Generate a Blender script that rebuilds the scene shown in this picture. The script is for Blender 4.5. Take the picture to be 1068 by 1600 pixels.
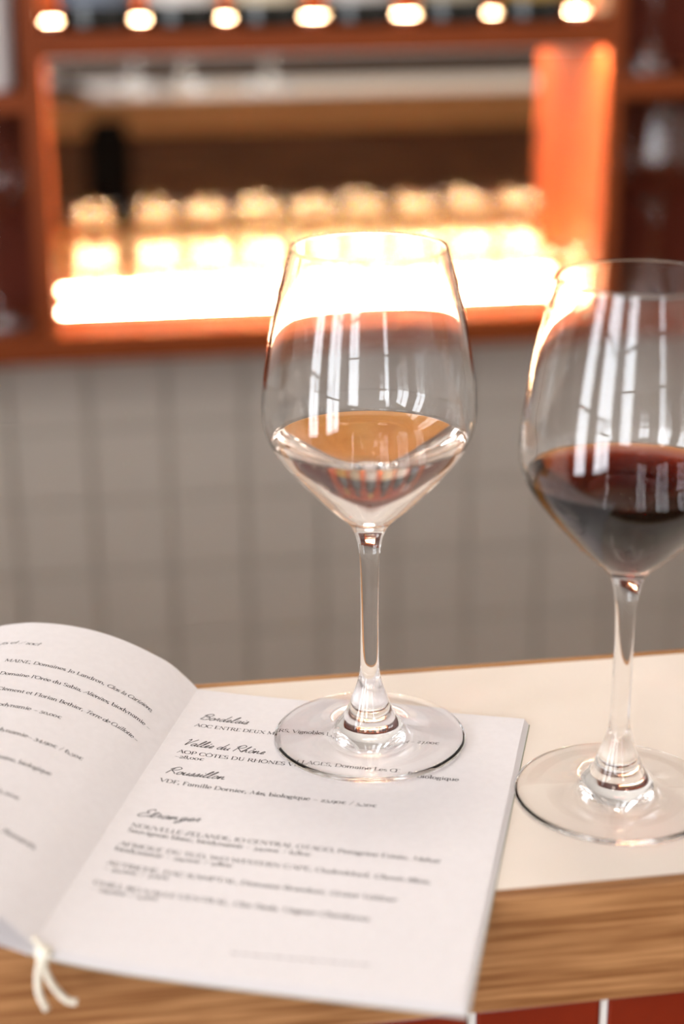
import bpy, bmesh, math, random
from mathutils import Vector, Matrix
random.seed(7)
SC = bpy.context.scene
COL = SC.collection
for o in list(bpy.data.objects): bpy.data.objects.remove(o)

# ------------------------------------------------------------------ camera, world, exposure
Z0 = 1.08                      # height of the bar top above the floor (metres)
cd = bpy.data.cameras.new('camera'); cam = bpy.data.objects.new('camera', cd); COL.objects.link(cam)
def basis(pitch, yaw, roll):
    pi, ya, ro = (math.radians(a) for a in (pitch, yaw, roll))
    F = Vector((math.sin(ya)*math.cos(pi), math.cos(ya)*math.cos(pi), -math.sin(pi)))
    R = Vector((math.cos(ya), -math.sin(ya), 0)); U = R.cross(F)
    c, s = math.cos(ro), math.sin(ro)
    return F, R*c - U*s, R*s + U*c
F, R, U = basis(20.11037, 8.6084, 0.42598)
cam.matrix_world = Matrix(((R.x, U.x, -F.x, 0), (R.y, U.y, -F.y, 0), (R.z, U.z, -F.z, Z0+0.34994), (0, 0, 0, 1)))
cd.sensor_fit = 'HORIZONTAL'; cd.sensor_width = 24.0; cd.lens = 24.0*2723.0/1068.0
cd.clip_start = 0.02; cd.clip_end = 60
cd.dof.use_dof = True; cd.dof.focus_distance = 0.738; cd.dof.aperture_fstop = 3.7
SC.camera = cam
W = bpy.data.worlds.new('daylight'); SC.world = W; W.use_nodes = True
bg = W.node_tree.nodes['Background']; bg.inputs[0].default_value = (0.92, 0.955, 1.0, 1); bg.inputs[1].default_value = 11.5
SC.view_settings.view_transform = 'Standard'; SC.view_settings.look = 'None'
SC.view_settings.exposure = 0.15; SC.view_settings.gamma = 1.0; SC.view_settings.use_curve_mapping = False
SC.cycles.max_bounces = 24; SC.cycles.transmission_bounces = 20; SC.cycles.glossy_bounces = 10
SC.cycles.diffuse_bounces = 5; SC.cycles.sample_clamp_indirect = 200.0; SC.cycles.use_denoising = True
SC.cycles.volume_bounces = 0; SC.cycles.blur_glossy = 0.0; SC.cycles.caustics_refractive = True; SC.cycles.caustics_reflective = True
LED_COL = (1.0, 0.64, 0.35); LED_STRENGTH = 205.0; UNDER_FILL_STRENGTH = 330.0; FILL_STRENGTH = 10.5
WY = -2.6; XL, XR, YB, YM, CZ = -2.1, 2.6, 1.885, 1.86, 2.9        # street wall, side walls, back wall, mirror plane, ceiling
FRONT_WIN = [(-1.95, -1.15, 1.08, 2.60), (0.55, 0.78, 1.08, 2.60)]   # x0, x1, z0, z1
LEFT_WIN = [(-1.95, -0.92, 0.45, 2.65), (-0.45, 0.08, 0.45, 2.65)]   # y0, y1, z0, z1
def portal(loc, rot, w, h):                                 # guides daylight sampling through an opening
    ld = bpy.data.lights.new('window_portal', 'AREA'); ld.shape = 'RECTANGLE'; ld.size = w; ld.size_y = h
    ld.cycles.is_portal = True
    lo = bpy.data.objects.new('window_portal', ld); COL.objects.link(lo); lo.location = loc; lo.rotation_euler = rot
for a, b, c, d in FRONT_WIN: portal(((a+b)/2, WY-.02, (c+d)/2), (math.radians(90), 0, 0), b-a, d-c)
for a, b, c, d in LEFT_WIN: portal((XL-.02, (a+b)/2, (c+d)/2), (math.radians(90), 0, math.radians(-90)), b-a, d-c)

# ------------------------------------------------------------------ helpers
def tag(o, label=None, cat=None, group=None, kind=None):
    if label: o['label'] = label
    if cat: o['category'] = cat
    if group: o['group'] = group
    if kind: o['kind'] = kind
    return o
def empty(name, loc, label=None, cat=None, group=None, kind=None, rz=0):
    o = bpy.data.objects.new(name, None); COL.objects.link(o); o.location = loc; o.rotation_euler = (0, 0, rz)
    o.empty_display_size = 0.02
    return tag(o, label, cat, group, kind)
def link(name, me, parent=None, loc=None, mat=None):
    o = bpy.data.objects.new(name, me); COL.objects.link(o)
    if parent: o.parent = parent
    if loc is not None: o.location = loc
    if mat and not me.materials: me.materials.append(mat)
    return o
def mesh(name, verts, faces, mat=None, smooth=False):
    me = bpy.data.meshes.new(name); me.from_pydata([tuple(v) for v in verts], [], faces); me.update()
    if smooth: me.polygons.foreach_set('use_smooth', [True]*len(me.polygons))
    if mat: me.materials.append(mat)
    return me
def box_mesh(name, x0, x1, y0, y1, z0, z1, mat=None, bevel=0.0, seg=2):
    bm = bmesh.new(); bmesh.ops.create_cube(bm, size=1)
    for v in bm.verts:
        v.co = Vector((x0+(v.co.x+.5)*(x1-x0), y0+(v.co.y+.5)*(y1-y0), z0+(v.co.z+.5)*(z1-z0)))
    if bevel: bmesh.ops.bevel(bm, geom=bm.edges[:], offset=bevel, segments=seg, affect='EDGES', profile=0.5)
    me = bpy.data.meshes.new(name); bm.to_mesh(me); bm.free()
    if mat: me.materials.append(mat)
    return me
def box(name, x0, x1, y0, y1, z0, z1, mat, parent=None, bevel=0.0):
    """box in the coordinates of its parent (or the world)"""
    return link(name, box_mesh(name, x0, x1, y0, y1, z0, z1, mat, bevel), parent)
def spline(pts, n=8):
    """Catmull-Rom through 2D or 3D points"""
    P = [Vector(p) for p in pts]; P = [P[0]*2-P[1]] + P + [P[-1]*2-P[-2]]; out = []
    for i in range(1, len(P)-2):
        a, b, c, d = P[i-1:i+3]
        for k in range(n):
            t = k/n
            out.append(0.5*((2*b)+(c-a)*t+(2*a-5*b+4*c-d)*t*t+(3*b-a-3*c+d)*t*t*t))
    out.append(P[-2]); return out
def revolve(name, prof, mat, seg=72, close_start=False, close_end=False):
    """revolve (r, z) points; profile running up the outside gives outward normals"""
    vs, fs, rings = [], [], []
    for r, z in prof:
        if r < 1e-6: rings.append([len(vs)]); vs.append((0, 0, z))
        else:
            rings.append(list(range(len(vs), len(vs)+seg)))
            vs += [(r*math.cos(2*math.pi*k/seg), r*math.sin(2*math.pi*k/seg), z) for k in range(seg)]
    for A, B in zip(rings, rings[1:]):
        for k in range(seg):
            k2 = (k+1) % seg
            if len(A) == 1: fs.append((A[0], B[k2], B[k]))
            elif len(B) == 1: fs.append((A[k], A[k2], B[0]))
            else: fs.append((A[k], A[k2], B[k2], B[k]))
    return mesh(name, vs, fs, mat, True)
def tube(name, pts, r, mat, parent=None, seg=10, taper=None):
    vs, fs = [], []; n = len(pts)
    for i, p in enumerate(pts):
        t = (pts[min(i+1, n-1)]-pts[max(i-1, 0)]).normalized()
        a = t.cross(Vector((0.3, 0.9, 0.2))).normalized(); b = t.cross(a)
        rr = r*(taper(i/(n-1)) if taper else 1)
        vs += [p+a*rr*math.cos(2*math.pi*k/seg)+b*rr*math.sin(2*math.pi*k/seg) for k in range(seg)]
    for i in range(n-1):
        for k in range(seg):
            k2 = (k+1) % seg; fs.append((i*seg+k, i*seg+k2, (i+1)*seg+k2, (i+1)*seg+k))
    fs.append(tuple(range(seg))[::-1]); fs.append(tuple((n-1)*seg+k for k in range(seg)))
    return link(name, mesh(name, vs, fs, mat, True), parent)

# ------------------------------------------------------------------ materials
def M(name, col, rough=0.5, metal=0.0, trans=0.0, ior=1.45, coat=0.0, spec=None):
    m = bpy.data.materials.new(name); m.use_nodes = True; b = m.node_tree.nodes['Principled BSDF']
    b.inputs['Base Color'].default_value = (*col, 1); b.inputs['Roughness'].default_value = rough
    b.inputs['Metallic'].default_value = metal; b.inputs['Transmission Weight'].default_value = trans
    b.inputs['IOR'].default_value = ior; b.inputs['Coat Weight'].default_value = coat
    if spec is not None: b.inputs['Specular IOR Level'].default_value = spec
    return m
def nodes(m): return m.node_tree.nodes, m.node_tree.links, m.node_tree.nodes['Principled BSDF']
def mottle(m, c1, c2, scale=(1, 1, 1), nscale=8, detail=4, lo=0.35, hi=0.65, bump=0.0, seed=0.0, bscale=None):
    """noise between two colours in object space, optional fine relief"""
    N, L, b = nodes(m)
    tc = N.new('ShaderNodeTexCoord'); mp = N.new('ShaderNodeMapping'); mp.inputs['Scale'].default_value = scale
    mp.inputs['Location'].default_value = (seed, seed*1.7, seed*.6)
    L.new(tc.outputs['Object'], mp.inputs[0])
    n = N.new('ShaderNodeTexNoise'); n.inputs['Scale'].default_value = nscale; n.inputs['Detail'].default_value = detail
    L.new(mp.outputs[0], n.inputs['Vector'])
    r = N.new('ShaderNodeValToRGB'); r.color_ramp.elements[0].position = lo; r.color_ramp.elements[1].position = hi
    r.color_ramp.elements[0].color = (*c1, 1); r.color_ramp.elements[1].color = (*c2, 1)
    L.new(n.outputs[0], r.inputs[0]); L.new(r.outputs[0], b.inputs['Base Color'])
    if bump:
        bn = N.new('ShaderNodeBump'); bn.inputs['Strength'].default_value = bump; bn.inputs['Distance'].default_value = 0.001
        L.new(n.outputs[0], bn.inputs['Height']); L.new(bn.outputs[0], b.inputs['Normal'])
    return r, n, mp
def oak(name, c1, c2, c3, seed=0.0, rough=0.5):
    m = M(name, c2, rough); N, L, b = nodes(m)
    r, n, mp = mottle(m, c1, c2, (6, 170, 170), 2.6, 8, 0.36, 0.62, 0.25, seed)
    mp2 = N.new('ShaderNodeMapping'); mp2.inputs['Scale'].default_value = (14, 420, 420); mp2.inputs['Location'].default_value = (seed, 3, 1)
    tc = N.new('ShaderNodeTexCoord'); L.new(tc.outputs['Object'], mp2.inputs[0])
    n2 = N.new('ShaderNodeTexNoise'); n2.inputs['Scale'].default_value = 2.2; n2.inputs['Detail'].default_value = 3
    L.new(mp2.outputs[0], n2.inputs['Vector'])
    r2 = N.new('ShaderNodeValToRGB'); r2.color_ramp.elements[0].position = .52; r2.color_ramp.elements[1].position = .72
    L.new(n2.outputs[0], r2.inputs[0])
    mx = N.new('ShaderNodeMix'); mx.data_type = 'RGBA'; L.new(r2.outputs[0], mx.inputs[0])
    L.new(r.outputs[0], mx.inputs[6]); mx.inputs[7].default_value = (*c3, 1)
    L.new(mx.outputs[2], b.inputs['Base Color'])
    return m
OAK = oak('oak', (.22, .085, .024), (.44, .215, .085), (.25, .10, .032), 0.0, .55)
OAK2 = oak('oak_edge', (.36, .16, .05), (.52, .27, .11), (.32, .14, .05), 4.2, .5)
HONEY = oak('honey_oak', (.58, .26, .06), (.72, .36, .10), (.50, .21, .05), 1.3, .4)
DARKWOOD = M('dark_wood', (.09, .035, .014), .5); mottle(DARKWOOD, (.06, .022, .009), (.12, .05, .02), (2, 30, 30), 3)
LAM = M('white_laminate', (.85, .755, .665), .65, spec=.3); mottle(LAM, (.84, .745, .655), (.86, .765, .675), (1, 1, 1), 30)
PAPER = M('paper', (.80, .765, .775), .85, spec=.2); mottle(PAPER, (.795, .76, .77), (.815, .78, .79), (1, 1, 1), 300, 3, bump=.05)
SHEET = M('inner_sheets', (.78, .75, .76), .85, spec=.2)
COVER = M('cover_card', (.33, .34, .26), .8)
INK = M('ink', (.02, .018, .022), .6, spec=.2)
GREYINK = M('pale_ink', (.45, .42, .43), .7, spec=.2)
CORD = M('cream_cord', (.78, .72, .60), .8); mottle(CORD, (.68, .61, .49), (.84, .79, .68), (1, 1, 1), 900, 3, bump=.3)
TERRA = M('terracotta_paint', (.205, .041, .007), .55, spec=.25); mottle(TERRA, (.195, .038, .0066), (.215, .044, .0074), (1, 1, 1), 12)
TERRA_SHADE = M('bay_back_shaded', (.10, .015, .005), .6, spec=.2)  # dark red, deepened to put the shade of the bays into the colour
MIRROR = M('mirror', (.86, .83, .78), .015, 1.0)
TILE = M('grey_tile', (.67, .60, .52), .25); GROUT = M('grout', (.53, .475, .41), .9)
REDTILE = M('red_tile', (.36, .05, .018), .16); mottle(REDTILE, (.155, .014, .0045), (.195, .019, .006), (1, 1, 1), 25)
WGROUT = M('white_grout', (.86, .84, .80), .9)
PLASTER = M('plaster', (.74, .71, .67), .9); CEIL = M('ceiling_paint', (.80, .78, .75), .9)
FLOOR = oak('floor_wood', (.13, .065, .03), (.22, .12, .06), (.12, .06, .03), 2.0, .45)
WAINSCOT = M('dark_wainscot', (.10, .075, .06), .6)
FRAME = M('window_frame', (.05, .05, .052), .4)
GLASS = M('clear_glass', (1, 1, 1), 0.0, trans=1.0, ior=1.46)
TUMB = M('tumbler_glass', (1, .985, .95), 0.0, trans=1.0, ior=1.48)
HAZE = M('pale_glass', (.90, .90, .92), .30, trans=.20, ior=1.45)
BOTTLE = M('dark_bottle', (.008, .009, .007), .12, coat=.4)
BLACKCLOTH = M('black_cloth', (.008, .007, .007), .95, spec=.1)
ALU = M('aluminium', (.7, .68, .65), .35, 1.0)
def emit(name, col, s):
    m = bpy.data.materials.new(name); m.use_nodes = True; N = m.node_tree.nodes; N.clear()
    e = N.new('ShaderNodeEmission'); e.inputs[0].default_value = (*col, 1); e.inputs[1].default_value = s
    o = N.new('ShaderNodeOutputMaterial'); m.node_tree.links.new(e.outputs[0], o.inputs[0]); return m
LED = emit('led_diffuser', LED_COL, LED_STRENGTH); UNDER_FILL = emit('under_shelf_fill', LED_COL, UNDER_FILL_STRENGTH)
def liquid(name, col, density, ior=1.34, glass=1.46):
    """wine: free surface against air, wetted wall against glass (face attribute 'contact')"""
    m = bpy.data.materials.new(name); m.use_nodes = True; N, L = m.node_tree.nodes, m.node_tree.links; N.clear()
    out = N.new('ShaderNodeOutputMaterial'); g = N.new('ShaderNodeBsdfGlass'); g.inputs['Roughness'].default_value = 0
    a = N.new('ShaderNodeAttribute'); a.attribute_name = 'contact'
    mr = N.new('ShaderNodeMapRange'); mr.inputs[3].default_value = ior; mr.inputs[4].default_value = ior/glass
    L.new(a.outputs['Fac'], mr.inputs[0]); L.new(mr.outputs[0], g.inputs['IOR']); L.new(g.outputs[0], out.inputs[0])
    v = N.new('ShaderNodeVolumeAbsorption'); v.inputs[0].default_value = (*col, 1); v.inputs[1].default_value = density
    L.new(v.outputs[0], out.inputs['Volume']); return m
WHITEWINE = liquid('pale_wine', (.93, .70, .50), 9.0)
REDWINE = liquid('red_wine', (.62, .03, .02), 230.0)

# ------------------------------------------------------------------ room shell
tag(box('floor', XL-.1, XR+.1, WY-.15, YB+.1, -.1, 0, FLOOR), kind='structure')
tag(box('ceiling', XL-.1, XR+.1, WY-.15, YB+.1, CZ, CZ+.1, CEIL), kind='structure')
tag(box('wall_right', XR, XR+.1, WY-.15, YB+.1, 0, CZ, PLASTER), kind='structure')
def holed_wall(name, axis, lo, hi, face, wins):
    """wall with window openings, built of piers, sill walls and lintels; axis 0 runs along x, 1 along y"""
    w = tag(empty(name, (0, 0, 0)), kind='structure'); e = [lo]+[v for q in wins for v in q[:2]]+[hi]
    def put(n, a, b, z0, z1, m):
        if axis == 0: box(n, a, b, face-.12, face, z0, z1, m, w)
        else: box(n, face-.12, face, a, b, z0, z1, m, w)
    for i in range(0, len(e), 2):
        put('pier', e[i], e[i+1], 1.05, CZ, PLASTER); put('wainscot', e[i], e[i+1], 0, 1.05, WAINSCOT)
    for a, b, c, d in wins: put('sill_wall', a, b, 0, c, WAINSCOT); put('lintel', a, b, d, CZ, PLASTER)
holed_wall('wall_front', 0, XL-.12, XR+.1, WY, FRONT_WIN); holed_wall('wall_left', 1, WY, YB+.1, XL, LEFT_WIN)
def window(n, cx, cy, z0, z1, width, rz):
    w = tag(empty('window_%d' % n, (cx, cy, z0)), kind='structure'); w.rotation_euler = (0, 0, rz); hw = width/2; hh = z1-z0
    for a, b in ((-hw, -hw+.03), (hw-.03, hw)): box('window_frame', a, b, -.09, -.04, 0, hh, FRAME, w)
    for a, b in ((0, .05), (hh-.05, hh)): box('window_frame', -hw+.03, hw-.03, -.09, -.04, a, b, FRAME, w)
    if width > .4: box('mullion', -.015, .015, -.085, -.045, .05, hh-.05, FRAME, w)
    for q in (.36, .68): box('glazing_bar', -hw+.03, hw-.03, -.08, -.05, hh*q-.012, hh*q+.012, FRAME, w)
for i, (a, b, c, d) in enumerate(FRONT_WIN): window(i+1, (a+b)/2, WY, c, d, b-a, 0)
for i, (a, b, c, d) in enumerate(LEFT_WIN): window(i+3, XL, (a+b)/2, c, d, b-a, math.radians(-90))

# back wall with grey square tiles
wb = tag(empty('wall_back', (0, YB, 0)), kind='structure')
box('plaster', XL, XR, 0, .1, 0, CZ, PLASTER, wb)
box('grout', XL, XR, YM+.003-YB, 0, 0, Z0-.1125, GROUT, wb)
TP = .0857; gx0 = .0010; gz0 = Z0-.2236
tile_me = box_mesh('tile', -TP/2+.0022, TP/2-.0022, -.006, 0, -TP/2+.0022, TP/2-.0022, TILE, .0012, 1)
near, rest = [], []
for j in range(-13, 2):
    for i in range(-25, 31):
        cx, cz = gx0+(i+.5)*TP, gz0+(j+.5)*TP
        if cz-TP/2 < 0 or cz+TP/2 > Z0-.1125: continue
        if XL+TP/2 < cx < XR-TP/2: (near if (-7 <= i <= 17 and j >= -10) else rest).append((cx, cz))
cut_me = box_mesh('tile', -TP/2+.0022, TP/2-.0022, -.006, 0, .0022, .0248, TILE, .0012, 1)      # cut row under the shelf unit
for i in range(-7, 18): link('tile', cut_me, wb, (gx0+(i+.5)*TP, YM+.003-YB, gz0+TP))
for cx, cz in near[:300]: link('tile', tile_me, wb, (cx, YM+.003-YB, cz))
vs, fs = [], []
for cx, cz in near[300:]+rest:
    q = len(vs); a = TP/2-.0022
    for dy, s in ((0, a), (-.006, a-.001)):
        vs += [(cx-s, YM+.003-YB+dy, cz-s), (cx+s, YM+.003-YB+dy, cz-s), (cx+s, YM+.003-YB+dy, cz+s), (cx-s, YM+.003-YB+dy, cz+s)]
    fs += [(q+4, q+5, q+6, q+7)]+[(q+k, q+(k+1) % 4, q+4+(k+1) % 4, q+4+k) for k in range(4)]
tag(link('outer_tiles', mesh('outer_tiles', vs, fs, TILE), wb), kind='stuff')

# ------------------------------------------------------------------ bar: half wall with red tiles, oak-edged top
YN, YF = .5310, .7286                                     # front and back faces of the bar top
wl = tag(empty('wall_bar', (0, 0, 0)), kind='structure')
BX0, BX1 = -1.7, 2.2; BT = Z0-.0485
box('core', BX0, BX1, .5363, .7150, 0, BT, WGROUT, wl)
box('back_panel', BX0, BX1, .7150, .7215, .02, BT, DARKWOOD, wl)
RP, RH = .0512, .102
red_me = box_mesh('tile', -RP/2+.0016, RP/2-.0016, -.0018, 0, -RH/2+.0016, RH/2-.0016, REDTILE, .0012, 2)
near, rest = [], []
for j in range(10):
    for i in range(-36, 41):
        cx, cz = .1288+(i+.5)*RP, BT-(j+.5)*RH
        (near if -10 <= i <= 19 else rest).append((cx, cz))
for cx, cz in near: link('tile', red_me, wl, (cx, .5363, cz))
vs, fs = [], []
for cx, cz in rest:
    q = len(vs); a, c = RP/2-.0016, RH/2-.0016
    for dy, s in ((0, 0), (-.0018, .001)):
        vs += [(cx-a+s, .5363+dy, cz-c+s), (cx+a-s, .5363+dy, cz-c+s), (cx+a-s, .5363+dy, cz+c-s), (cx-a+s, .5363+dy, cz+c-s)]
    fs += [(q+4, q+5, q+6, q+7)]+[(q+k, q+(k+1) % 4, q+4+(k+1) % 4, q+4+k) for k in range(4)]
tag(link('outer_tiles', mesh('outer_tiles', vs, fs, REDTILE), wl), kind='stuff')
bt = empty('bar_counter', (0, 0, Z0), 'white laminate bar top edged with oak, under the open menu', 'counter')
box('laminate', BX0, BX1, YN+.0064, YF-.0050, -.0465, 0, LAM, bt)
tag(box('front_edge', BX0, BX1, YN, YN+.0064, -.0485, .0001, OAK, bt, .0008), 'thick oak front edge with horizontal grain')
tag(box('back_edge', BX0, BX1, YF-.0050, YF, -.0485, .0001, OAK2, bt, .0006), 'thin oak back edge')
rl = empty('bar_rail', (0, .7286, Z0-.055), 'oak rail along the staff side of the bar, seen in the mirror', 'rail')
box('rail', -1.2, 1.7, .016, .030, 0, .017, OAK2, rl, .002)
for x in (-1.0, -.4, .25, .8, 1.4): box('bracket', x-.01, x+.01, .0001, .016, .002, .014, DARKWOOD, rl)
# staff side work counter below the bar top
wk = empty('work_counter', (0, .7290, 0), 'warm oak work counter on the staff side of the bar', 'counter')
box('worktop', -1.5, 2.0, 0, .385, Z0-.25, Z0-.22, HONEY, wk, .002)
box('carcass', -1.48, 1.98, .006, .345, .08, Z0-.25, DARKWOOD, wk); box('plinth', -1.46, 1.96, .03, .30, 0, .08, DARKWOOD, wk)
for k in range(6):
    d = box('door', -1.475+k*.577, -1.475+k*.577+.570, .345, .363, .085, Z0-.256, DARKWOOD, wk, .002)
    link('handle', box_mesh('handle', -.06, .06, .363, .373, -.006, .006, ALU, .002), d, (-1.475+k*.577+.285, 0, Z0-.30))
# black cloth folded over the rail
def cloth():
    vs, fs = [], []; n, m = 18, 26
    path = [(.006, -.15), (.008, -.10), (.010, -.05), (.012, -.005), (.0145, .019), (.023, .0215), (.0315, .019), (.034, -.01), (.036, -.06), (.038, -.11), (.039, -.155)]
    P = spline(path, 3)
    for i, q in enumerate(P):
        for k in range(n):
            t = k/(n-1); w = .004*math.sin(t*11+i*.1)*min(1, abs(i-15)/12)
            vs.append((.026+.068*t+.006*math.sin(i*.25)*(t-.5), q[0]+(w if i > 15 else -abs(w)*.3), q[1]))
    for i in range(len(P)-1):
        for k in range(n-1): fs.append((i*n+k, i*n+k+1, (i+1)*n+k+1, (i+1)*n+k))
    me = mesh('bar_cloth', vs, fs, BLACKCLOTH, True); o = link('bar_cloth', me, None, (0, .7286, Z0-.055))
    md = o.modifiers.new('thickness', 'SOLIDIFY'); md.thickness = .0016; md.offset = 1
    return tag(o, 'black cloth hanging over the oak rail, a dark shape in the mirror', 'cloth')
cloth()

# ------------------------------------------------------------------ shelf unit on the back wall
YS = 1.725; DEP = YB-YS
su = empty('shelf_unit', (0, YB, Z0), 'terracotta red wall shelf unit with a lit mirrored niche', 'shelf')
def sb(name, x0, x1, z0, z1, m=TERRA, y0=YS, y1=YB, bev=.0012, label=None):
    o = box(name, x0, x1, y0-YB, y1-YB, z0, z1, m, su, bev)
    if label: o['label'] = label
    return o
UL0, UL1, UR0, UR1 = -.0440, -.0240, .5337, .5497
SX0, SX1, ST = -.50, 1.02, .60
sb('upright', UL0, UL1, -.0836, ST); sb('upright', UR0, UR1, -.0836, ST)
sb('upright', SX0, SX0+.02, -.0836, ST); sb('upright', SX1-.02, SX1, -.0836, ST)
sb('bottom_board', SX0, SX1, -.1121, -.0836); sb('top_board', SX0, SX1, ST, ST+.025)
sb('shelf', UL1, UR0, .1870, .2105); sb('shelf', SX0+.02, UL0, .1360, .1555); sb('shelf', UR1, SX1-.02, .1360, .1555)
sb('shelf', UL1, UR0, .5400, .5600)
sb('mirror', UL1, UR0, -.0836, .1870, MIRROR, YM, YM+.005, 0, 'mirror at the back of the lit niche')
sb('back_panel', UL1, UR0, .2105, .5400, TERRA, YM, YM+.01, 0)
sb('back_panel', SX0+.02, UL0, -.0836, ST, TERRA_SHADE, YM, YM+.01, 0); sb('back_panel', UR1, SX1-.02, -.0836, ST, TERRA_SHADE, YM, YM+.01, 0)
YLED = 1.808
sb('light_channel', UL1+.001, UR0-.001, .1855, .1870, ALU, 1.742, 1.752, 0)  # added strip, out of sight, brightens the niche and its cheeks
ls = sb('light_strip', UL1+.003, UR0-.003, .1835, .1855, ALU, 1.743, 1.751, 0, 'unseen light strip added under the upper shelf to brighten the niche')
ls.data.materials.append(UNDER_FILL)
for p in ls.data.polygons: p.material_index = 1 if p.normal.z < -.9 else 0
for zz in (-.0836, .2105):
    sb('light_channel', UL1+.001, UR0-.001, zz, zz+.0015, ALU, YLED-.005, YLED+.005, 0)
    ls = sb('light_strip', UL1+.003, UR0-.003, zz+.0015, zz+.0045, ALU, YLED-.004, YLED+.004, 0, 'glowing warm white light strip')
    ls.data.materials.append(LED)                             # only the diffuser on top gives light, the channel sides do not
    for p in ls.data.polygons: p.material_index = 1 if p.normal.z > .9 else 0

# ------------------------------------------------------------------ wine glasses
def glass_meshes():
    foot_under = [(0, .0010), (.012, .0009), (.028, .0006), (.0380, .0), (.0399, .0003), (.0409, .0013), (.0404, .0023), (.0390, .0028)]
    foot_top = [(.034, .0033), (.026, .0041), (.019, .0054), (.0145, .0072), (.0118, .0105), (.0098, .0143)]
    stem = [(.0098, .0143), (.0083, .0178), (.0067, .0222), (.0052, .0268), (.0042, .0320), (.0039, .0385), (.00378, .0555), (.0038, .0700), (.0041, .0825), (.0048, .0885), (.0058, .0932)]
    outer = [(.0058, .0932), (.0075, .0966), (.0108, .1003), (.0162, .1050), (.0232, .1121), (.0308, .1205), (.0374, .1292), (.0413, .1366), (.0430, .1440), (.04245, .1569), (.0411, .1666), (.0395, .1765), (.0376, .1860), (.0353, .1957), (.0330, .2045), (.0313, .2105)]
    rim = [(.0310, .2118), (.0306, .2124), (.0302, .2121), (.0301, .2112)]
    inner = [(.0319, .2045), (.0342, .1957), (.0365, .1860), (.0384, .1765), (.0400, .1666), (.04135, .1569), (.0418, .1440), (.0401, .1366), (.0361, .1295), (.0294, .1212), (.0218, .1131), (.0148, .1066), (.0085, .1024), (.0038, .1008), (0, .1004)]
    f = [tuple(v) for v in spline(foot_under+foot_top, 4)]
    s = [tuple(v) for v in spline(stem, 5)]
    b = [tuple(v) for v in spline(outer+rim+inner, 4)]
    f[0] = (0, .0010); b[-1] = (0, .1004)
    return revolve('foot', f, GLASS, 96), revolve('stem', s, GLASS, 96), revolve('bowl', b, GLASS, 96), b
G_FOOT, G_STEM, G_BOWL, G_PROF = glass_meshes()
def wine_glass(x, y, z, label, group=None, rz=0, bowl=None):
    g = empty('wine_glass', (x, y, z), label, 'wine glass', group, rz=rz)
    for n, me in (('foot', G_FOOT), ('stem', G_STEM), ('bowl', bowl or G_BOWL)): link(n, me, g)
    return g
def filled(x, y, z, level, mat, name, glabel, wlabel):
    """glass and wine that share the wetted wall: the wall below the level belongs to the wine"""
    i0 = G_PROF.index(max(G_PROF, key=lambda p: p[1])); k = next(i for i in range(i0, len(G_PROF)) if G_PROF[i][1] < level)
    (ra, za), (rb, zb) = G_PROF[k-1], G_PROF[k]; t = (za-level)/(za-zb); rl_ = ra+(rb-ra)*t
    wine_glass(x, y, z, glabel, bowl=revolve('bowl', G_PROF[:k]+[(rl_, level)], GLASS, 96))
    wet = [(rl_, level)]+G_PROF[k:]
    prof = wet[::-1]; ncontact = len(prof)-1
    prof += [(rl_-.0003, level-.0004), (rl_-.0008, level-.0007), (rl_-.0018, level-.0009), (rl_*.5, level-.0009), (0, level-.0009)]
    me = revolve(name, prof, mat, 96)
    at = me.attributes.new('contact', 'FLOAT', 'FACE')
    at.data.foreach_set('value', [1.0 if i < ncontact*96 else 0.0 for i in range(len(me.polygons))])
    return tag(link(name, me, None, (x, y, z)), wlabel, 'wine')
PT = .0022
G1 = (.11093, .65814, Z0+PT+.0003); G2 = (.20137, .59786, Z0+.0001)
filled(*G1, .1352, WHITEWINE, 'white_wine', 'stemmed wine glass of pale wine standing on the menu page', 'pale blush wine inside the glass standing on the menu')
filled(*G2, .1370, REDWINE, 'red_wine', 'stemmed wine glass of dark red wine standing on the bare laminate', 'dark red wine inside the glass on the laminate')
wine_glass(.345, .630, Z0+.0001, 'empty wine glass further along the bar, seen only in the mirror')

# ------------------------------------------------------------------ stacked tumblers in the niche
def tumbler_mesh():
    out = [(0, .0006), (.015, .0), (.0195, .0003), (.0207, .0018), (.0210, .0105), (.0218, .0130), (.0248, .0160), (.0257, .0190), (.0262, .0400), (.0268, .0668)]
    rim = [(.0264, .0679), (.0257, .0676)]
    inn = [(.0254, .0650), (.0249, .0400), (.0243, .0205), (.0234, .0176), (.0206, .0150), (.0196, .0125), (.0190, .0080), (.0150, .0066), (0, .0064)]
    p = [tuple(v) for v in spline(out+rim+inn, 2)]; p[0] = (0, .0006); p[-1] = (0, .0064)
    return revolve('tumbler', [(r*.93, z*.84) for r, z in p], TUMB, 32)
T_ME = tumbler_mesh()
cols = [(.0173, 1.833), (.0838, 1.833), (.1389, 1.833), (.1952, 1.833), (.2513, 1.833), (.3072, 1.833), (.3644, 1.833), (.4206, 1.833), (.4760, 1.833), (.5055, 1.772)]
for k, (x, y) in enumerate(cols):
    for lv in range(2 if k < 9 else 1):
        nth = ('first', 'second', 'third', 'fourth', 'fifth', 'sixth', 'seventh', 'eighth', 'ninth')[8-k] if k < 9 else ''
        lab = '%s tumbler of the %s stacked pair counted from the lone tumbler' % ('lower' if lv == 0 else 'upper', nth) if k < 9 else 'lone tumbler in front of the light strip, not stacked'
        o = link('tumbler', T_ME, None, (x, y, Z0-.0835+lv*.0434)); o.rotation_euler = (0, 0, k*.7+lv)
        tag(o, lab, 'tumbler', 'tumblers in the lit niche')

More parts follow.
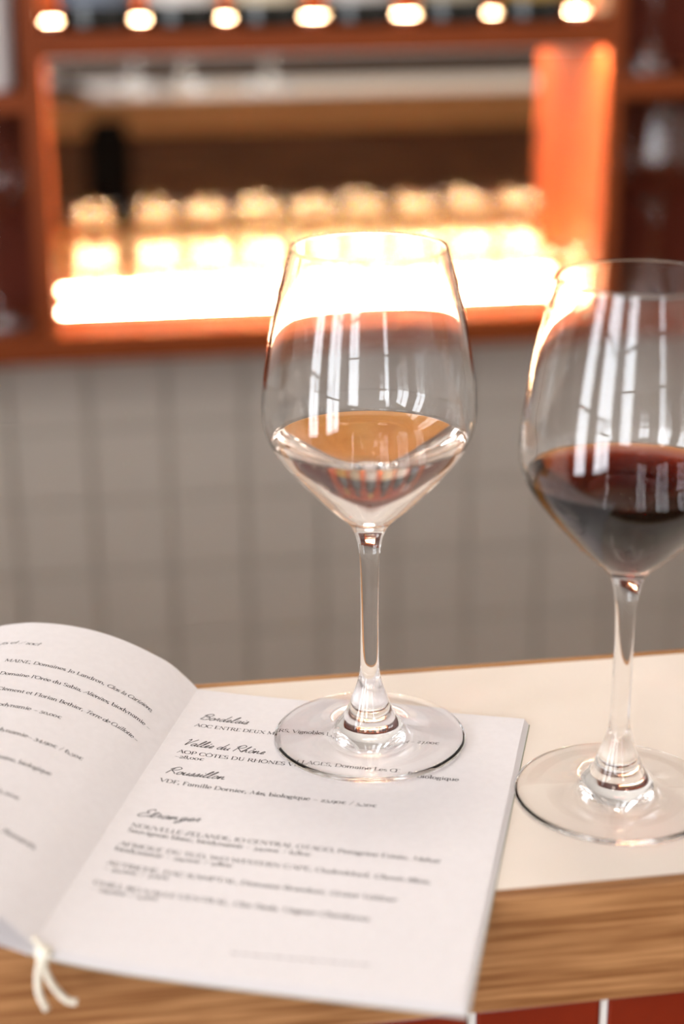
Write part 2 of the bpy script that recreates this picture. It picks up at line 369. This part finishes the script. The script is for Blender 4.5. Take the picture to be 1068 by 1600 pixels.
# ------------------------------------------------------------------ wine bottles on the upper shelf
def bottle_meshes():
    p = [(0, .004), (.020, .002), (.032, 0), (.0352, .002), (.0360, .006), (.0360, .100), (.0360, .178), (.0350, .192), (.0290, .208), (.0195, .224), (.0150, .238), (.0140, .255), (.0138, .285), (.0150, .287), (.0150, .294), (.0138, .296), (0, .296)]
    body = revolve('body', [tuple(v) for v in spline(p, 3)][:-1]+[(0, .296)], BOTTLE, 48)
    cap = revolve('capsule', [(.0142, .236), (.0153, .238), (.0146, .255), (.0144, .283), (.0155, .286), (.0155, .2945), (.0142, .2968), (0, .2968)], None, 32)
    vs, fs = [], []; n = 28
    for k in range(n+1):
        a = math.radians(-90-78+156*k/n)
        for r, z in ((.0363, .023), (.0363, .112)): vs.append((r*math.cos(a), r*math.sin(a), z))
    for k in range(n): fs.append((2*k, 2*k+2, 2*k+3, 2*k+1))
    lab = mesh('label', vs, fs, None, True)
    return body, cap, lab
B_BODY, B_CAP, B_LAB = bottle_meshes()
LABC = [('painted blue sheen for a', (.16, .19, .24), (.05, .05, .06)), ('white', (.78, .74, .70), (.25, .03, .03)), ('pale cream', (.72, .62, .45), (.03, .03, .03)),  # first bottle has no label, its bluish reflection is painted as one
        ('light grey', (.60, .57, .54), (.35, .25, .08)), ('grey and gold', (.42, .36, .26), (.02, .02, .02)), ('dull gold', (.40, .25, .06), (.3, .2, .05))]
for (x, (nm, lc, cc)) in zip((.0302, .1142, .1963, .2879, .3802, .4628), LABC):
    g = empty('wine_bottle', (x, 1.7625, Z0+.2105), 'dark wine bottle with %s label on the upper shelf' % nm, 'wine bottle', 'bottles on the upper shelf')
    link('body', B_BODY, g)
    lo = link('label', B_LAB.copy(), g); lo.data.materials.append(M('label_'+nm.replace(' ', '_'), lc, .7)); lo['label'] = nm+' paper label'
    co = link('capsule', B_CAP.copy(), g); co.data.materials.append(M('capsule_'+nm.replace(' ', '_'), cc, .4)); 

# glassware in the side bays
for (x, y, n) in ((-.092, 1.790, 'next to the niche upright'), (-.185, 1.800, 'second from the niche upright')): wine_glass(x, y, Z0-.0835, 'empty wine glass below the tall pale glasses, '+n, 'wine glasses in the left bay')
for (x, y, n) in ((.612, 1.790, 'next to the niche upright'), (.705, 1.795, 'second from the niche upright')): wine_glass(x, y, Z0-.0835, 'empty wine glass on the bottom board of the dark bay, '+n, 'wine glasses in the lower right bay')
for (x, y, n) in ((.600, 1.790, 'next to the niche upright'), (.690, 1.780, 'second from the niche upright')): wine_glass(x, y, Z0+.1556, 'empty wine glass on the small shelf above the dark bay, '+n, 'wine glasses on the right shelf')
tall = revolve('tall_glass', [tuple(v) for v in spline([(0, .001), (.022, 0), (.0265, .001), (.0275, .004), (.0300, .08), (.0325, .1585), (.0320, .1600), (.0312, .1588), (.0287, .08), (.0262, .010), (.018, .0085), (0, .008)], 3)], HAZE, 40)
for (x, y, n) in ((-.079, 1.765, 'next to the niche upright'), (-.158, 1.770, 'second from the niche upright'), (-.118, 1.825, 'standing behind the other two')):
    tag(link('tall_glass', tall, None, (x, y, Z0+.1556)), 'tall pale glass on the small side shelf, '+n, 'glass', 'tall glasses on the left shelf')

# ------------------------------------------------------------------ the open menu
BXm, BYm, TH = .0416, .7156, -.3473
menu = empty('menu_booklet', (BXm, BYm, Z0), 'open white wine list booklet lying across the bar top', 'menu', rz=TH)
# local axes: +x to the right of the spine, -y toward the reader, z up
def droop(u, v):
    y = BYm+u*math.sin(TH)-v*math.cos(TH); oh = max(0., YN-y)
    return -.0006*(oh/.06)**2
def lift(u, v): return (.0016+.0033*v/.21)*math.exp(-u/.0242)     # the pages rise toward the spine
def right_pt(u, v, dz=0.0): 
    return Vector((u, -v, PT+lift(u, v)+droop(u, v)+dz))
UWK = [(0, .0016), (.0025, .0044), (.0112, .0123), (.0200, .0172), (.0333, .0228), (.0467, .0265), (.0602, .0283), (.0740, .0285), (.0833, .0274), (.0927, .0254), (.105, .0218), (.117, .0165), (.1285, .0095), (.134, .0055)]
UW = spline(UWK, 12); SL = [0.0]
for a, b in zip(UW, UW[1:]): SL.append(SL[-1]+(b-a).length)
def left_uw(s, k=1.0):
    s = max(0, min(s, SL[-1]-1e-6)); lo, hi = 0, len(SL)-1
    while hi-lo > 1:
        mi = (lo+hi)//2
        if SL[mi] <= s: lo = mi
        else: hi = mi
    t = (s-SL[lo])/(SL[hi]-SL[lo]); q = UW[lo]*(1-t)+UW[hi]*t; tn = (UW[hi]-UW[lo]).normalized()
    return q, Vector((-tn.y, tn.x))
def left_pt(s, v, dz=0.0):
    q, n = left_uw(s); return Vector((-(q.x+n.x*dz), -v, PT+q.y+n.y*dz+lift(q.x, v)-lift(q.x, 0)))
def sheet(name, fn, n, m, s0, s1, v0, v1, th, mat, parent):
    """a sheet with thickness th below the surface fn(s, v, dz)"""
    vs, fs = [], []; per = (n+1)*(m+1)
    for dz in (0, -th):
        for i in range(n+1):
            for k in range(m+1): vs.append(fn(s0+(s1-s0)*i/n, v0+(v1-v0)*k/m, dz))
    def id(l, i, k): return l*per+i*(m+1)+k
    for i in range(n):
        for k in range(m):
            fs.append((id(0, i, k), id(0, i, k+1), id(0, i+1, k+1), id(0, i+1, k))); fs.append((id(1, i, k), id(1, i+1, k), id(1, i+1, k+1), id(1, i, k+1)))
    base = len(vs); vs += [v.copy() for v in vs]
    def id(l, i, k): return base+l*per+i*(m+1)+k
    for i in range(n):
        fs.append((id(0, i, 0), id(0, i+1, 0), id(1, i+1, 0), id(1, i, 0))); fs.append((id(0, i, m), id(1, i, m), id(1, i+1, m), id(0, i+1, m)))
    for k in range(m):
        fs.append((id(0, 0, k), id(1, 0, k), id(1, 0, k+1), id(0, 0, k+1))); fs.append((id(0, n, k), id(0, n, k+1), id(1, n, k+1), id(1, n, k)))
    me = mesh(name, vs, fs, mat); bm = bmesh.new(); bm.from_mesh(me)
    bmesh.ops.delete(bm, geom=[v for v in bm.verts if not v.link_faces], context='VERTS'); bmesh.ops.recalc_face_normals(bm, faces=bm.faces[:]); bm.to_mesh(me); bm.free()
    me.polygons.foreach_set('use_smooth', [i < 2*n*m for i in range(len(me.polygons))])
    return link(name, me, parent)
rp = sheet('right_page', right_pt, 40, 40, 0, .1480, 0, .2085, .00012, PAPER, menu); rp['label'] = 'flat right page printed with wines and prices'
lp = sheet('left_page', left_pt, 90, 12, 0, SL[-1]-.0005, 0, .2085, .00012, PAPER, menu); lp['label'] = 'left page arching up from the spine'
for k in range(1, 6):                                      # the sheets below, fanned out a little
    sheet('inner_sheet', lambda u, v, dz, k=k: right_pt(u, v, dz-.00033*k), 24, 24, .0003, .1480+.00042*k, .0003*k, .2085+.0008*k*(1 if k < 5 else .8), .00012, SHEET, menu)
def fan(k):
    f = 1-.16*k
    def fn(s, v, dz):
        q, n = left_uw(s)
        return Vector((-(q.x*(1+.006*k)), -v, PT-.0003*k+q.y*f+lift(q.x, v)*(1-.1*k)-lift(q.x, 0)*f+dz))
    return fn
for k in range(1, 5): sheet('inner_sheet', fan(k), 40, 6, .0005, SL[-1]-.001-.0004*k, .0003*k, .2085+.0006*k, .00012, SHEET, menu)
sheet('cover', lambda u, v, dz: right_pt(u, v, dz-.0019), 24, 24, 0, .1505, .0015, .2120, .0003, COVER, menu)['label'] = 'grey-green card cover under the sheets'
# binding cord: knot over the foot of the spine and two hanging tails
def wl_(p): # world -> menu local
    d = Vector(p)-Vector((BXm, BYm, 0)); c, s = math.cos(-TH), math.sin(-TH)
    return Vector((d.x*c-d.y*s, d.x*s+d.y*c, d.z))
SPX, SPY, SPZ = -.0299, .5186, .0022+.0049; KNOT = (-.0257, .5160, .0046)
def cw(x, y, z): return wl_((x, y, z))
cordp = [cw(SPX+.0012, SPY+.0030, SPZ+.0008), cw(SPX+.0016, SPY+.0006, SPZ+.0012), cw(SPX+.0028, SPY-.0014, SPZ+.0004), cw(-.0258, .5162, .0050)]
tube('cord_loop', spline(cordp, 6), .00095, CORD, menu)
kb = bmesh.new(); bmesh.ops.create_icosphere(kb, subdivisions=3, radius=1)
for v in kb.verts:
    d = v.co.copy(); v.co = Vector((d.x*.0030, d.y*.0027, d.z*.0034))*(1+.12*math.sin(d.z*9+d.x*5))
km = bpy.data.meshes.new('knot'); kb.to_mesh(km); kb.free(); km.materials.append(CORD); km.polygons.foreach_set('use_smooth', [True]*len(km.polygons))
link('knot', km, menu, cw(*KNOT))
t1 = [(-.0258, .5160, .0030), (-.0273, .5155, .0015), (-.0283, .5155, -.0040), (-.0283, .5155, -.0105), (-.0262, .5150, -.0168)]
t2 = [(-.0256, .5162, .0030), (-.0260, .5158, .0012), (-.0246, .5155, -.0050), (-.0217, .5155, -.0108), (-.0188, .5152, -.0142), (-.0158, .5150, -.0150)]
for t in (t1, t2): tube('cord_tail', spline([wl_(q) for q in t], 8), .0013, CORD, menu)

# ------------------------------------------------------------------ lettering (stroke letters turned into flat ink shapes)
GL = {
'A':'62;T4 0 31 66;H31 66 58 0;T13 22 47 22;S4 0 7;S58 0 8','B':'55;I12 0 66;A24 50 22 16 -90 90;T12 66 24 66;T12 34 24 34;A26 17 24 17 -90 90;T12 0 26 0',
'C':'62;A34 33 30 34 40 320;T57 45 57 58','D':'68;I12 0 66;T12 66 30 66;T12 0 30 0;A30 33 32 33 -90 90','E':'52;I12 0 66;T12 66 46 66 46 54;T12 34 36 34;T12 0 48 0 48 12',
'F':'50;I12 0 66;T12 66 46 66 46 54;T12 34 36 34','G':'68;A34 33 30 34 40 330;H60 4 60 28;S60 28 8','H':'70;I12 0 66;I58 0 66;T12 34 58 34','I':'26;I13 0 66',
'J':'30;H16 66 16 0;S16 66 8;A8 0 8 12 -120 0','K':'62;I12 0 66;T12 28 50 66;H24 38 58 0;S50 66 7;S58 0 8','L':'50;I12 0 66;T12 0 46 0 46 14',
'M':'82;T10 0 12 66;H12 66 40 6;T40 6 68 66;H68 66 70 0;S10 0 8;S70 0 8','N':'70;T12 0 12 66;H12 66 58 0;T58 0 58 66;S12 0 8;S58 66 8','O':'72;A36 33 31 34 0 360',
'P':'54;I12 0 66;T12 66 26 66;T12 30 26 30;A26 48 22 18 -90 90','Q':'72;A36 33 31 34 0 360;T40 6 62 -14','R':'60;I12 0 66;T12 66 26 66;T12 33 26 33;A26 49 20 16 -90 90;H28 33 56 0;S56 0 6',
'S':'46;A23 49 17 17 30 270;A23 16 18 17 90 -150','T':'58;I29 0 66;T4 54 4 66 54 66 54 54','U':'68;H14 66 14 22;A33 22 19 23 180 360;T52 22 52 66;S14 66 8;S52 66 8',
'V':'62;H4 66 31 0;T31 0 58 66;S4 66 8;S58 66 7','W':'90;H4 66 26 0;T26 0 44 62;H44 62 64 0;T64 0 84 66;S4 66 8;S84 66 7','X':'62;H6 66 54 0;T6 0 54 66;S6 66 7;S54 66 7;S6 0 7;S54 0 7','x':'44;H4 42 38 0;T4 0 38 42;S4 42 6;S38 42 6;S4 0 6;S38 0 6','z':'40;T5 34 5 42 36 42;H36 42 5 0;T5 0 37 0 37 8','Z':'56;T6 54 6 66 50 66;H50 66 6 0;T6 0 52 0 52 12',
'Œ':'96;A34 33 30 34 0 360;I60 0 66;T60 66 90 66 90 54;T60 34 82 34;T60 0 92 0 92 12',
'a':'42;A18 30 15 13 0 160;H33 30 33 4 38 0;A20 12 14 13 90 320','b':'48;H10 70 10 2;S6 70 5;A26 21 18 22 -160 160','c':'40;A22 21 17 22 45 315','d':'48;H38 70 38 0;S34 70 5;S42 0 5;A22 21 17 22 20 340',
'e':'42;A21 21 17 22 0 310;T4 22 38 22','f':'30;H14 0 14 55;A26 55 12 15 60 180;T4 42 26 42;S14 0 8','g':'44;A20 27 14 15 0 360;A20 -8 17 13 0 360;T12 14 8 4;T32 36 42 40',
'h':'50;H10 70 10 0;S6 70 5;S10 0 8;A26 24 14 18 0 150;H40 24 40 0;S40 0 8','i':'24;H12 42 12 0;S8 42 5;S12 0 8;D12 60','k':'48;H10 70 10 0;S10 0 8;S6 70 5;T10 18 36 42;H20 26 42 0;S42 0 6;S36 42 6',
'l':'24;H12 70 12 0;S8 70 5;S12 0 8','m':'76;H10 42 10 0;A24 24 13 18 0 150;H37 24 37 0;A51 24 13 18 0 150;H64 24 64 0;S10 0 7;S37 0 7;S64 0 7;S6 42 5',
'n':'50;H10 42 10 0;A25 24 14 18 0 150;H39 24 39 0;S10 0 8;S39 0 8;S6 42 5','o':'46;A23 21 18 22 0 360','p':'48;H10 42 10 -22;S10 -22 8;S6 42 5;A26 21 17 22 -160 160',
'q':'48;A22 21 17 22 20 340;H38 42 38 -22;S38 -22 8','r':'34;H10 42 10 0;S10 0 8;S6 42 5;A26 26 15 16 60 160','s':'34;A17 31 11 11 30 270;A17 10 12 10 90 -150',
't':'28;H12 54 12 8;A20 8 8 8 180 300;T4 42 24 42','u':'50;H10 42 10 14;A24 14 14 14 180 350;H39 42 39 0;S6 42 5;S35 42 5;S43 0 5','v':'44;H4 42 22 0;T22 0 40 42;S4 42 6;S40 42 6',
'y':'44;H4 42 22 0;T40 42 16 -22;S4 42 6;S40 42 6','0':'46;A23 21 18 21 0 360','1':'28;I14 0 42','2':'42;A20 30 14 12 160 -20;T33 26 6 0;H6 1 38 1','3':'40;A18 31 13 11 150 -90;A17 4 16 17 90 -150',
'4':'46;T30 42 4 2 44 2;H32 42 32 -18','5':'40;T34 44 12 44 10 24;A17 8 17 17 110 -150','6':'44;A22 20 17 20 0 360;A34 20 30 46 115 180','7':'42;T4 40 38 40;H38 40 16 -20',
'8':'44;A22 50 13 14 0 360;A22 17 17 18 0 360','9':'44;A22 22 17 20 0 360;A10 22 30 44 -60 0',',':'18;H10 5 6 -10;D10 4','–':'50;T4 20 46 20','-':'28;T4 20 24 20','/':'36;T2 -6 34 70',
'€':'56;A34 21 20 23 45 315;T4 27 34 27;T4 16 32 16',"'":'14;H8 70 7 52',' ':'26'}
for ch, base, acc in (('é', 'e', 'T19 48 29 62'), ('è', 'e', 'T23 48 13 62'), ('ü', 'u', 'D16 58;D34 58'), ('â', 'a', 'T8 50 19 62 30 50'), ('Ô', 'O', 'T24 72 36 84 48 72')): GL[ch] = GL[base]+';'+acc
SCR = {   # connected handwriting for the headings
'B':'54;16 64 12 34 8 0;2 48 28 72 48 62 42 44 20 36 44 32 50 14 34 0 8 4','V':'46;2 58 12 70 17 54 18 2 32 34 52 74','R':'54;17 64 12 34 8 0;2 46 28 74 50 62 42 44 18 35 34 22 54 2',
'E':'54;50 60 38 74 22 62 26 44 38 40 16 30 8 10 22 -2 46 8 54 10','o':'34;26 27 12 26 6 10 14 0 28 10 26 26 34 20','r':'26;0 4 10 27 12 31 20 26 17 8 26 4','d':'42;30 25 14 27 6 10 15 0 28 16 40 68 33 28 32 3 42 4',
'e':'28;0 5 16 13 23 24 15 29 7 14 11 1 28 6','l':'24;0 4 15 32 24 64 18 66 10 38 8 6 14 0 24 6','a':'38;30 25 14 28 6 11 15 0 28 16 32 27 29 4 38 4','i':'18;0 4 10 27 8 5 18 5;14 40 16 43',
's':'26;0 4 13 24 17 31 19 14 12 0 3 2;12 0 26 5','u':'38;0 6 8 27 8 6 15 0 27 14 32 27 28 4 38 4','h':'40;0 4 17 38 24 66 18 58 7 0 14 18 25 25 26 6 40 5','n':'40;0 4 8 27 6 0 14 20 24 26 25 4 40 5',
't':'26;0 4 16 52 11 8 16 0 26 5;2 40 30 44','g':'36;28 25 14 28 7 12 15 3 28 18 30 26 20 -18 6 -28 6 -14 36 6','é':'28;0 5 16 13 23 24 15 29 7 14 11 1 28 6;18 40 24 48',
'ô':'34;26 27 12 26 6 10 14 0 28 10 26 26 34 20;12 40 18 48 24 40',' ':'22'}
THK, THN = .082, .034
def strokes_serif(ch, italic):
    parts = GL[ch].split(';'); adv = int(parts[0])/100; out = []
    for t in parts[1:]:
        k = t[0]; a = [float(v)/100 for v in t[1:].split()]
        if k in 'TH': out.append(([(a[i], a[i+1]) for i in range(0, len(a), 2)], THK if k == 'H' else THN))
        elif k == 'S': out.append(([(a[0]-a[2], a[1]), (a[0]+a[2], a[1])], THN))
        elif k == 'I':
            out.append(([(a[0], a[1]), (a[0], a[2])], THK))
            for y in a[1:3]: out.append(([(a[0]-.085, y), (a[0]+.085, y)], THN))
        elif k == 'A':
            a0, a1 = a[4]*100, a[5]*100; n = max(4, int(abs(a1-a0)/24))
            out.append(([(a[0]+a[2]*math.cos(math.radians(a0+(a1-a0)*i/n)), a[1]+a[3]*math.sin(math.radians(a0+(a1-a0)*i/n))) for i in range(n+1)], None))
        elif k == 'D': out.append(([(a[0]-.035, a[1]), (a[0]+.035, a[1])], .08))
    if italic: out = [([(x+.26*y, y) for x, y in p], w and w*.85) for p, w in out]; adv *= .90
    return adv, out
def strokes_script(ch):
    parts = SCR[ch].split(';'); adv = int(parts[0])/100; out = []
    for t in parts[1:]:
        a = [float(v)/100 for v in t.split()]; p = [tuple(v) for v in spline([(a[i], a[i+1]) for i in range(0, len(a), 2)], 4)]
        out.append(([(x+.42*y, y) for x, y in p], .034))
    return adv, out
def layout(text, script=False):
    """text with *italic* spans -> list of strokes in em units, total width"""
    x, out, it = 0.0, [], False
    for ch in text:
        if ch == '*': it = not it; continue
        if ch == '|': mark = x; out.append('|'); out.append(x); continue
        adv, st = strokes_script(ch) if script else strokes_serif(ch, it)
        for p, w in st: out.append(([(x+a, b) for a, b in p], w))
        x += adv
    return out, x
def text_line(parent, fn, text, a, b, em, script=False, mat=INK, bold=1.0):
    """lettering along the page line a -> b (page millimetres), fitted to it; '|' marks where a falls"""
    st, wid = layout(text, script); x0 = 0.0
    if '|' in st: i = st.index('|'); x0 = st[i+1]; st = st[:i]+st[i+2:]
    ax, ay = a; bx, by = b; kx = (bx-ax)/(wid-x0); ky = em; sgn = 1
    vs, fs = [], []
    def put(x, y): 
        t = x-x0; s = ax+kx*t; v = ay+(by-ay)*t/(wid-x0)-ky*y
        return fn(s/1000, v/1000, .00006)
    for pts, w in st:
        for (xa, ya), (xb, yb) in zip(pts, pts[1:]):
            dx, dy = xb-xa, yb-ya; L = math.hypot(dx, dy)
            if L < 1e-6: continue
            ww_ = (w if w else THN+(THK-THN)*abs(dy)/L)*bold/2
            nx, ny = -dy/L*ww_, dx/L*ww_; ex, ey = dx/L*ww_*.3, dy/L*ww_*.3
            q = len(vs)
            vs += [put(xa+nx-ex, ya+ny-ey), put(xa-nx-ex, ya-ny-ey), put(xb-nx+ex, yb-ny+ey), put(xb+nx+ex, yb+ny+ey)]
            fs.append((q, q+1, q+2, q+3))
    me = mesh('text_line', vs, fs, mat)
    return link('text_line', me, parent)
EM = 4.0
RT = [("AOC ENTRE DEUX MERS, Vignobles Lurton, *Château Bonnet* – 27,00€", (8.5, 35.7), (115.0, 34.0)),
      ("AOP CÔTES DU RHÔNES VILLAGES, Domaine Les Œ   e, biologique", (8.0, 60.7), (127.0, 60.7)), ("–28,00€", (8.0, 65.2), (20.7, 64.6)),
      ("VDF, Famille Dornier, *Mas*, biologique – 25,90€ / 5,50€", (8.0, 86.4), (98.0, 87.7)),
      ("NOUVELLE-ZELANDE, IO CENTRAL OTAGO, Peregrine Estate, *Mohua*", (7.6, 123.5), (128.0, 124.0)), ("Sauvignon blanc, biodynamie – 34,00€ / 6,80€", (7.6, 127.5), (80.0, 128.4)),
      ("AFRIQUE DU SUD, WO WESTERN CAPE, Oudenkloof, *Chenin Blanc*,", (7.5, 137.7), (127.0, 139.0)), ("biodynamie – 29,00€ / 5,80€", (7.0, 141.7), (53.0, 141.9)),
      ("AUTRICHE, DAC KAMPTAL, Domaine Brandner, *Grüner Veltliner*", (7.3, 152.0), (116.5, 153.0)), ("– 35,00€ / 7,00€", (7.3, 155.9), (32.5, 155.4)),
      ("CHILI, BO VALLE CENTRAL, *Clos Paolo*, *Viognier Chardonnay*", (7.0, 166.2), (109.5, 166.8)), ("– 29,00€ / 5,50€", (7.2, 170.1), (32.5, 169.5))]
for t, a, b in RT: text_line(rp, right_pt, t, a, b, EM, bold=1.18)
for t, a, b in (("Bordelais", (8.6, 28.6), (30.0, 28.2)), ("Vallée du Rhône", (8.0, 53.4), (43.4, 53.4)), ("Roussillon", (8.0, 79.0), (32.8, 78.0)), ("Etranger", (6.8, 115.2), (31.6, 113.0))):
    text_line(rp, right_pt, t, a, b, 8.2, True, bold=1.5)
vs, fs, u = [], [], .066                                   # a faint row of fine print too small to read
while u < .1125:
    w = .002+.003*random.random(); q = len(vs)
    for du, dv in ((0, 0), (w, 0), (w, .0008), (0, .0008)): vs.append(right_pt(u+du, .1945-(u-.066)*.05+dv, .00006))
    fs.append((q+3, q+2, q+1, q)); u += w+.0009
link('text_line', mesh('text_line', vs, fs, GREYINK), rp)
LT = [("*7|5 cl / 10cl*", (89.2, 23.5), (72.4, 24.0)), ("|MAINE, Domaines Jo Landron, *Clos la Carizière,*", (81.2, 42.3), (11.7, 43.0)),
      ("|Domaine l'Orée du Sabia, *Aliénites*, biodynamie –", (78.6, 55.0), (8.0, 55.0)), ("C|lément et Florian Bethier, *Terre de Cuillotte* –", (71.9, 69.3), (9.5, 68.5)),
      ("bio|dynamie – 50,00€", (66.5, 82.6), (41.3, 80.7)), ("biod|ynamie– 34,90€ / 6,50€", (58.9, 102.5), (23.8, 102.0)), ("Do|maine, biologique", (54.1, 122.0), (30.7, 121.0)),
      ("5|,50€", (42.4, 143.6), (34.7, 144.3)), ("|*Romanin,*", (33.3, 166.0), (19.0, 167.0))]
for t, a, b in LT: text_line(lp, left_pt, t, a, b, EM, bold=1.18)

# ------------------------------------------------------------------ round lamps added on the unseen ceiling to brighten counter and back wall
FILL = emit('fill_diffuser', (1.0, .90, .80), FILL_STRENGTH)
ring = revolve('ring', [(.262, 0), (.272, -.006), (.272, -.055), (.262, -.060), (.256, -.056)], FRAME, 56)
disc = revolve('diffuser', [(.256, -.056), (.20, -.062), (.10, -.066), (0, -.067)], FILL, 56)
for x, y, n in ((-.85, -1.25, 'toward the side windows'), (.95, -1.25, 'over the guest floor'), (.20, 1.12, 'over the staff aisle')):
    g = empty('fill_lamp', (x, y, CZ), 'round black rimmed lamp added on the ceiling as fill, '+n, 'ceiling lamp', 'added fill lamps')
    link('ring', ring, g); link('diffuser', disc, g)
